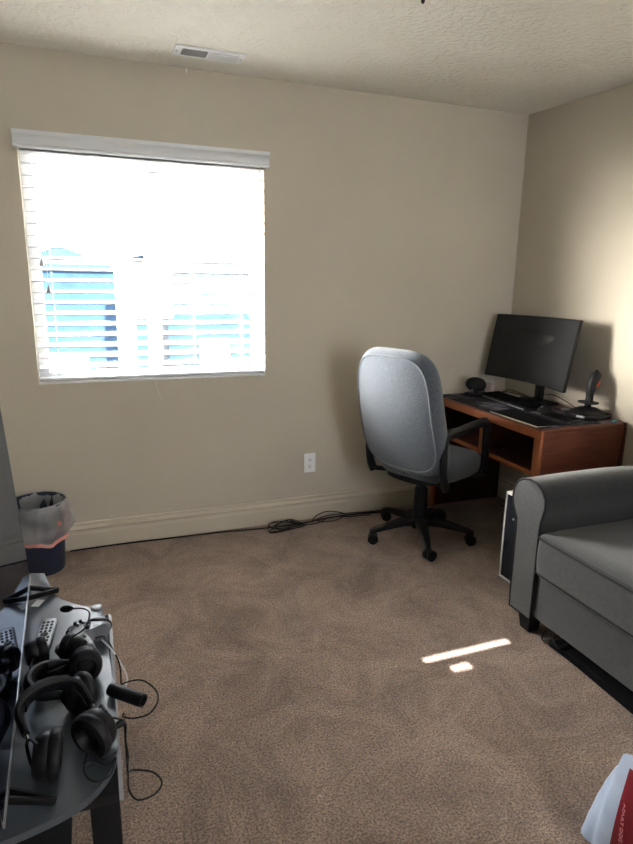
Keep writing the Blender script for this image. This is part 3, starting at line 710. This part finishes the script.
# ------------------------------------------------------------------ cables on the floor by the baseboard
z = .006
cable('extension_cable', [(-.19, 3.205, z), (.05, 3.212, z), (.30, 3.205, z), (.60, 3.195, z), (.83, 3.17, z), (.98, 3.15, .012), (1.15, 3.17, z), (1.35, 3.20, z), (1.55, 3.19, z), (1.75, 3.16, z), (2.0, 3.12, z)], .0045, 'long black cable running along the baseboard from the bin to the chair')
t1 = []
rnd = random.Random(3)
cxx, cyy = .97, 3.12
for k in range(26):
    a = k*1.25; rx = .13*(.45+.55*rnd.random()); ry = .075*(.4+.6*rnd.random()); t1.append((cxx + rx*math.cos(a) + .03*rnd.random(), cyy + ry*math.sin(a), .006 + .055*rnd.random()*max(0, 1-abs(math.cos(a))*.6)))
cable('coiled_cable', t1 + [(1.20, 3.13, .01), (1.30, 3.19, .01), (1.42, 3.16, .012), (1.56, 3.15, .01)], .0032, 'tangled black cable heap on the carpet below the outlet')
cable('looped_cable', [(1.18, 3.17, .012), (1.22, 3.20, .03), (1.30, 3.205, .045), (1.40, 3.19, .02), (1.34, 3.14, .012), (1.25, 3.13, .012), (1.20, 3.16, .018), (1.30, 3.20, .02), (1.46, 3.19, .02), (1.60, 3.19, .012), (1.72, 3.20, .01)], .0032, 'loose loop of black cable on the carpet left of the chair base')
m = MB(); m.box(-.007, .007, -.014, .014, 0, .010, bev=.002, mtx=Matrix.Translation((1.055, 3.185, .012)) @ Matrix.Rotation(.5, 4, 'Z')); tag(m.build('cable_plug', M['black']), 'small black plug on the cable heap below the outlet', 'plug')

# ------------------------------------------------------------------ tv table (left)
TZ = .450
tb = empty('tv_table', (-.30, 1.45, 0), 0, 'black low table carrying the television in the left foreground', 'table')
def TL(p): return (p[0]+.30, p[1]-1.45)
out = [(-.52, 2.02), (-.275, 2.072), (-.208, 2.052), (-.197, 2.00), (-.182, 1.935), (-.172, 1.895), (-.150, 1.845), (-.107, 1.797), (-.066, 1.772), (-.024, 1.75), (-.020, 1.60), (-.012, 1.40), (-.006, 1.25), (-.008, 1.16)]
cur = spline([(-.007, 1.16, 0), (-.025, 1.092, 0), (-.076, 1.033, 0), (-.161, 1.002, 0), (-.26, .988, 0), (-.40, .99, 0), (-.52, 1.04, 0)], 6)
out += [(p.x, p.y) for p in cur[1:]]
m = MB(); m.prism([TL(p) for p in out], TZ-.016, TZ, bev=.003); m.build('table_top', M['table'], tb)
m = MB(); m.box(TL((-.50, 0))[0], TL((-.012, 0))[0], TL((0, 1.05))[1], TL((0, 1.74))[1], TZ-.040, TZ-.018, bev=.002); m.build('frame', M['table_leg'], tb)
m = MB(); m.box(TL((-.012, 0))[0], TL((-.004, 0))[0], TL((0, 1.05))[1], TL((0, 1.74))[1], TZ-.038, TZ-.019); m.build('edge_strip', M['table_edge'], tb, smooth=False)
for x, y in ((-.040, 1.075), (-.040, 1.70), (-.47, 1.075), (-.47, 1.70)):
    X_, Y_ = TL((x, y)); m = MB(); m.box(X_-.028, X_+.028, Y_-.022, Y_+.022, 0, TZ-.040, bev=.003); m.build('leg', M['table_leg'], tb)
m = MB(); m.box(TL((-.49, 0))[0], TL((-.13, 0))[0], TL((0, 1.10))[1], TL((0, 1.66))[1], .10, .115, bev=.002); m.build('lower_shelf', M['table_leg'], tb)
for (x, y) in ((-.045, 1.757), (-.040, 1.262)):
    m = MB(); X_, Y_ = TL((x, y)); m.lathe([(.017, TZ), (.017, TZ+.004), (.014, TZ+.007), (.004, TZ+.0078)], X_, Y_, 24, sy=.75); m.build('suction_pad', M['silver'], tb)

# television
tv = empty('television', (-.2215, 1.462, TZ), math.radians(2.2), 'large glossy flat television on the left table, screen facing the room', 'television')
TW, TH, z0 = .968, .575, .040
tilt = Matrix.Translation((0, 0, z0)) @ Matrix.Rotation(-.055, 4, 'Y')
m = MB(); m.box(-.030, -.0015, -TW/2, TW/2, 0, TH, bev=.004, mtx=tilt); m.box(-.06, -.028, -.3, .3, .04, .38, bev=.012, mtx=tilt); m.build('housing', M['black'], tv)
m = MB(); m.box(-.0015, .0, -TW/2+.004, TW/2-.004, .012, TH-.004, mtx=tilt); m.build('screen', M['tv_glass'], tv, smooth=False)
m = MB(); m.box(-.002, .0016, -TW/2, TW/2, -.002, .010, bev=.001, mtx=tilt); m.build('bottom_bezel', M['grey_metal'], tv)
for s, yy in ((1, .436), (-1, -.42)):
    m = MB(); apex = Vector((.080, yy, .0055)); apb = Vector((-.13, yy, .0055)); t1_ = Vector((-.003, yy-.006*s, .034)); t0 = Vector((-.003, yy-(.075 if s > 0 else -.03), .034))
    for A, B in ((t1_, apex), (t0, apex), (t1_, apb), (t0, apb)): m.tube([A, B], .0045, 6, flat=2.0)
    m.tube([t1_, t0], .006, 6)
    m.build('foot', M['black'], tv)

# sticker on table
m = MB(); m.box(-.012, .012, -.02, .02, 0, .0006, mtx=Matrix.Translation((-.214, 1.845, TZ+.0002)) @ Matrix.Rotation(-.4, 4, 'Z')); tag(m.build('paper_slip', M['white'], smooth=False), 'small white paper slip at the foot of the television', 'paper')

# remote control
rc = empty('remote_control', (-.180, 1.640, TZ), math.radians(-6), 'silver remote control with dark buttons lying beside the television', 'remote control')
m = MB(); m.box(-.021, .021, -.075, .075, .001, .017, bev=.006, seg=3); m.build('body', M['silver'], rc)
m = MB()
for a in range(3):
    for b in range(8):
        if b in (3,): continue
        m.box(-.0145+a*.0115, -.0145+a*.0115+.007, -.062+b*.0155, -.062+b*.0155+.0085, .0165, .0190, bev=.001, seg=1)
m.lathe([(.010, .0165), (.010, .0190), (.008, .0195)], 0, -.0115, 16)
m.build('buttons', M['black'], rc, smooth=False)

# game controller
gc = empty('game_controller', (-.078, 1.548, TZ), math.radians(72), 'grey game controller lying behind the headphones on the left table', 'game controller')
ol_ = [(-.030, .052), (0, .056), (.030, .052), (.055, .046), (.070, .028), (.078, -.005), (.082, -.040), (.074, -.058), (.060, -.056), (.048, -.030), (.036, -.014), (.0, -.010), (-.036, -.014), (-.048, -.030), (-.060, -.056), (-.074, -.058), (-.082, -.040), (-.078, -.005), (-.070, .028), (-.055, .046)]
ol_ = [(x*.92, y*.92) for x, y in ol_]
ol_ = [(p.x, p.y) for p in spline([(x, y, 0) for x, y in ol_], 3, True)]
m = MB(); m.pad(ol_, .040, flat_t=.7, bulge=.003, mtx=Matrix.Translation((0, 0, .028))); m.build('body', M['pad_grey'], gc, angle=60)
for x, y in ((-.045, .026), (.022, -.004)):
    m = MB(); m.lathe([(.006, .045), (.006, .056), (.010, .060), (.010, .063), (.007, .062)], x, y, 16); m.build('thumb_stick', M['black'], gc)
m = MB(); m.box(-.030, -.010, -.008, -.002, .048, .0535, bev=.001); m.box(-.023, -.017, -.015, .005, .048, .0535, bev=.001); m.build('direction_pad', M['black'], gc)
for dx_, dy_ in ((0, .011), (0, -.011), (.011, 0), (-.011, 0)):
    m = MB(); m.lathe([(.0045, .046), (.0045, .0535), (.003, .0545)], .045+dx_, .026+dy_, 12); m.build('button', M['black'], gc)
for s in (-1, 1):
    m = MB(); m.tube(spline([(s*.030, .050, .030), (s*.048, .050, .030), (s*.062, .036, .028)], 3), .009, 8); m.build('shoulder_button', M['black'], gc)
for s in (-1, 1):
    m = MB(); m.pad([(s*.070+x*.016, -.020+y*.036) for x, y in superell(1, 1, 2.2, 20)], .043, flat_t=.3, mtx=Matrix.Translation((0, 0, .028))); m.build('grip', M['black'], gc)

# headphones: local frame: band in plane z=0 opening to -y, cups at the two ends
def headphones(name, loc, rot, label, r=.078, ln=.095, cup=.042, band=.013, mic=False, twist=(.5, -.5), grp=None, sc=1.0, inn=.98):
    h = bpy.data.objects.new(name, None); COL.objects.link(h); h.location = loc; h.rotation_euler = rot; h.scale = (sc, sc, sc); tag(h, label, 'headphones', grp)
    arc = [(r*math.cos(t), r*.95*math.sin(t), 0) for t in [PI*k/18 for k in range(19)]]
    P = [(r*1.0, -.035, 0)] + arc + [(-r*1.0, -.035, 0)]
    m = MB(); m.tube(P, band, 10, rads=[band*.55]+[band*(.7+.3*math.sin(PI*k/18)) for k in range(19)]+[band*.55], flat=1.5)
    hb = m.build('headband', M['black_soft'], h)
    m = MB(); m.tube([(x*.90, y*.90, z_) for x, y, z_ in arc[3:16]], .009, 8, flat=1.5); m.build('band_padding', M['black_matte'], hb)
    for i, s in enumerate((1, -1)):
        m = MB(); m.tube([(s*r, -.03, 0), (s*r*1.03, -.052, 0)], .0035, 8); m.build('slider', M['chrome'], h)
        m = MB(); Y_ = -ln
        m.tube(spline([(s*r*1.02, Y_, cup*1.02), (s*r*1.08, Y_+cup*.6, cup*.8), (s*r*1.10, Y_+cup*1.05, 0), (s*r*1.08, Y_+cup*.6, -cup*.8), (s*r*1.02, Y_, -cup*1.02)], 4), .0035, 6); m.build('yoke', M['black'], h)
        mx_ = Matrix.Translation((s*r*inn, Y_, 0)) @ Matrix.Rotation(twist[i], 4, 'Z') @ Matrix.Rotation(s*PI/2, 4, 'Y')
        m = MB(); m.lathe([(.004, .030), (cup*.75, .028), (cup*.95, .018), (cup, .006), (cup*.98, 0)], n=28, mtx=mx_, sx=1.12); cu_ = m.build('ear_cup', M['black'], h)
        m = MB(); m.lathe([(cup*.98, 0), (cup*1.10, -.006), (cup*1.12, -.014), (cup*1.02, -.022), (cup*.72, -.024), (cup*.58, -.016), (cup*.55, -.004)], n=28, mtx=mx_, sx=1.12); m.build('ear_cushion', M['black_soft'], cu_)
    if mic:
        m = MB(); m.tube(spline([(-r, -ln, .034), (-r*1.7, -ln-.01, .05), (-r*1.9, -ln-.04, .070), (-r*1.5, -ln-.070, .068), (-r*.7, -ln-.085, .062)], 5), .0022, 6); b_ = m.build('microphone_boom', M['black'], h)
        m = MB(); m.tube([(-r*.75, -ln-.084, .063), (-r*.5, -ln-.088, .061), (-r*.25, -ln-.090, .060), (-r*.05, -ln-.091, .060)], .008, 10, rads=[.005, .0095, .0095, .005]); m.build('microphone', M['black_matte'], b_)
    return h
headphones('headphones', (-.134, 1.243, TZ+.066), (math.radians(14), 0, math.radians(22)), 'large black over-ear headphones nearest the camera on the left table', r=.068, ln=.105, cup=.044, twist=(.45, -.45), inn=.70)
headphones('headphones', (-.140, 1.372, TZ+.046), (math.radians(6), 0, math.radians(84)), 'black over-ear headphones in the middle of the three on the table', r=.058, ln=.062, cup=.037, twist=(.1, -.9))
headphones('gaming_headset', (-.152, 1.448, TZ+.040), (math.radians(-4), 0, math.radians(172)), 'black headset with boom microphone, farthest of the three on the table', r=.044, ln=.052, cup=.030, band=.009, mic=True, twist=(.4, -.4))

# black tube over the table edge
mt_ = empty('black_tube', (.026, 1.285, 0), 0, 'short black cylinder hanging over the right edge of the left table', 'tube')
m = MB(); A = Vector((-.044, .048, TZ+.0165)); B = Vector((.028, -.016, TZ+.012)); m.tube([A, A.lerp(B, .1), A.lerp(B, .9), B], .0145, 20, rads=[.0145, .0162, .0162, .015]); m.build('barrel', M['black'], mt_)
m = MB(); dd = (B-A).normalized(); m.tube([B, B+dd*.002], .0105, 20); m.build('end_cap', M['black_matte'], mt_)

# cables over table edge
def c3(name, pts, r, label, mtl='cable'): return cable(name, pts, r, label, mtl)
c3('headset_cable', [(-0.049, 1.552, 0.475), (-0.024, 1.557, 0.47), (-0.008, 1.513, 0.46), (0.008, 1.477, 0.43), (0.008, 1.413, 0.4), (0.01, 1.435, 0.4), (0.056, 1.436, 0.4), (0.087, 1.391, 0.4), (0.092, 1.342, 0.4), (0.069, 1.301, 0.4), (0.033, 1.295, 0.4), (0.008, 1.295, 0.41), (0.008, 1.282, 0.43)], .0022, 'thin black headset cable looping out past the table edge beside the tube')
c3('headphone_cable', [(-0.063, 1.254, 0.475), (-0.034, 1.237, 0.47), (0.008, 1.227, 0.45), (0.008, 1.23, 0.4), (0.011, 1.202, 0.38), (0.008, 1.171, 0.38), (0.008, 1.17, 0.36), (0.008, 1.189, 0.3), (0.025, 1.176, 0.28), (0.063, 1.19, 0.27), (0.082, 1.219, 0.27), (0.063, 1.246, 0.28), (0.018, 1.246, 0.3), (0.008, 1.204, 0.33), (0.008, 1.205, 0.36), (0.008, 1.234, 0.4), (0.008, 1.274, 0.42)], .0022, 'thin black headphone cable with a loop hanging low beside the table corner')
c3('controller_cable', [(-0.032, 1.548, 0.468), (-0.008, 1.501, 0.462), (0.01, 1.503, 0.42), (0.025, 1.484, 0.38), (0.015, 1.464, 0.36), (0.008, 1.506, 0.3)], .0024, 'white cable hanging over the table edge behind the black tube', 'white')
c3('microphone_cable', [(-0.056, 1.156, 0.47), (-0.035, 1.173, 0.475), (-0.018, 1.186, 0.475), (-0.006, 1.184, 0.478)], .0042, 'thick black microphone lead across the near corner of the table')
m = MB(); m.tube([(-.012, 1.182, .479), (.004, 1.190, .481)], .0085, 12, rads=[.007, .0085]); tag(m.build('inline_remote', M['black']), 'small black inline remote on the lead at the table corner', 'remote')
c3('tangled_cable', [(-0.075, 1.109, 0.465), (-0.056, 1.114, 0.462), (-0.03, 1.101, 0.456), (-0.014, 1.118, 0.455), (-0.027, 1.075, 0.456), (-0.053, 1.068, 0.455), (-0.072, 1.089, 0.456), (-0.076, 1.117, 0.458), (-0.064, 1.145, 0.462), (-0.037, 1.104, 0.47), (-0.013, 1.127, 0.462)], .002, 'thin black cable coiled at the near rounded edge of the table')
# things on the low shelf under the table
m = MB(); m.box(-.055, .055, -.035, .035, 0, .03, bev=.008, mtx=Matrix.Translation((-.14, 1.16, .116)) @ Matrix.Rotation(.3, 4, 'Z')); tag(m.build('power_brick', M['black']), 'black power brick on the shelf beneath the left table', 'power adapter')
m = MB(); m.box(-.04, .04, -.05, .05, 0, .012, bev=.003, mtx=Matrix.Translation((-.02, 1.12, .0005)) @ Matrix.Rotation(-.3, 4, 'Z')); tag(m.build('white_box', M['white']), 'small white object on the carpet beneath the left table', 'box')

# ------------------------------------------------------------------ dog food bag (right foreground)
bgx = empty('dog_food_bag', (1.285, .815, 0), math.radians(-55), 'white and dark red dog food bag standing on the carpet, lower right corner', 'bag')
BW, BD, BH = .20, .10, .255
def bagpt(u, v):    # u around 0..1, v height 0..1 ; local -y faces the camera, x to the right
    a = 2*PI*u; e = 2/3.0; c, s = math.cos(a), math.sin(a)
    k = 1 - .62*v**2.2
    x = BW*math.copysign(abs(c)**e, c)*(1 - .20*v); y = BD*math.copysign(abs(s)**e, s)*(1-v**3*.90)*(1+.12*math.sin(v*PI))
    x += .006*math.sin(9*a+7*v); y += .006*math.sin(7*a+5*v)*(1-v)
    return Vector((x + .03*v, y, BH*v + .002))
m = MB(); bm = m.bm; NU, NV = 60, 26
G = [[bm.verts.new(bagpt(i/NU, j/NV)) for i in range(NU)] for j in range(NV+1)]
for j in range(NV):
    for i in range(NU): bm.faces.new((G[j][i], G[j][(i+1) % NU], G[j+1][(i+1) % NU], G[j+1][i]))
bm.faces.new(G[0][::-1]); bm.faces.new(G[-1])
bagb = m.build('sack', M['bag_white'], bgx)
# red printed panel following the front
m = MB(); bm = m.bm; rows = []
for j in range(1, NV-1):
    v = j/NV; row = []
    u0 = .665 - .09*v
    for i in range(25):
        u = u0 + (.985-u0)*i/24; p = bagpt(u, v); c = bagpt(u, v); c.x = .03*v; c.y = 0
        row.append(bm.verts.new(p + (p-c).normalized()*.0012))
    rows.append(row)
for A, B in zip(rows, rows[1:]):
    for i in range(24): bm.faces.new((A[i], A[i+1], B[i+1], B[i]))
m.build('red_panel', M['bag_red'], bagb)
tx = text_mesh('panel_lettering', 'ADULT DOG FOOD', .024, M['bag_text'], Matrix.Identity(4), bagb)
for vv in tx.data.vertices:
    v = .40 - (vv.co.x)/BH*.62; u = .690 - .09*v + vv.co.y*.75; p = bagpt(u, v); c = Vector((.03*v, 0, p.z)); vv.co = p + (p-c).normalized()*(.0022 + vv.co.z)

# crumbs on the carpet
for x, y, lb in ((.52, 1.30, 'tiny pale crumb on the open carpet nearest the camera'), (.60, 1.95, 'tiny pale crumb on the carpet in the middle of the floor'), (1.0, 1.75, 'tiny pale crumb on the carpet left of the sunlit streak')):
    m = MB(); m.box(-.004, .004, -.003, .003, 0, .003, bev=.001, mtx=Matrix.Translation((x, y, .001))); tag(m.build('crumb', M['crumb']), lb, 'crumb', 'crumbs on the carpet')

# ------------------------------------------------------------------ outdoors
m = MB(); m.box(-60, 60, -60, 90, -3.1, -3.0); struct(m.build('ground', M['ground'], smooth=False))
def house(x, y, wd, dp, hh, rf, label, sd='siding'):
    h = empty('house', (x, y, -3.0), 0, label, 'house')
    m = MB(); m.box(-wd/2, wd/2, 0, dp, 0, hh); m.build('walls', M[sd], h, smooth=False)
    m = MB(); bm = m.bm
    a = [bm.verts.new((sx_*(wd/2+.4), yy, zz)) for yy in (-.4, dp+.4) for sx_, zz in ((-1, hh), (1, hh), (0, hh+rf))]
    a = [bm.verts.new(p) for p in ((-wd/2-.4, -.4, hh), (wd/2+.4, -.4, hh), (0, -.4, hh+rf), (-wd/2-.4, dp+.4, hh), (wd/2+.4, dp+.4, hh), (0, dp+.4, hh+rf))]
    for v in list(bm.verts):
        if v not in a: bm.verts.remove(v)
    bm.faces.new((a[0], a[1], a[2])); bm.faces.new((a[3], a[5], a[4])); bm.faces.new((a[0], a[2], a[5], a[3])); bm.faces.new((a[1], a[4], a[5], a[2])); bm.faces.new((a[0], a[3], a[4], a[1]))
    m.build('roof', M['roof'], h, smooth=False)
    m = MB()
    for s in (-1, 1): m.tube([(s*(wd/2+.4), -.45, hh), (0, -.45, hh+rf)], .11, 4)
    m.build('fascia', M['out_white'], h, smooth=False)
    k = 0
    for wx in ([-wd*.28, wd*.28] if wd > 4 else [0]):
        for wz in (1.0, 3.6):
            if wz + 1.3 < hh: m = MB(); m.box(wx-.6, wx+.6, -.05, .02, wz, wz+1.2); m.build('window', M['out_white'], h, smooth=False)
house(-.75, 20, 3.0, 8, 4.75, .75, 'pale blue gabled house seen through the left of the blind')
house(1.15, 14, .42, 2.5, 4.95, .12, 'narrow pale blue building seen between the two gabled houses')
house(4.6, 24, 3.6, 8, 4.7, .8, 'pale gabled house seen through the right of the blind', 'siding2')
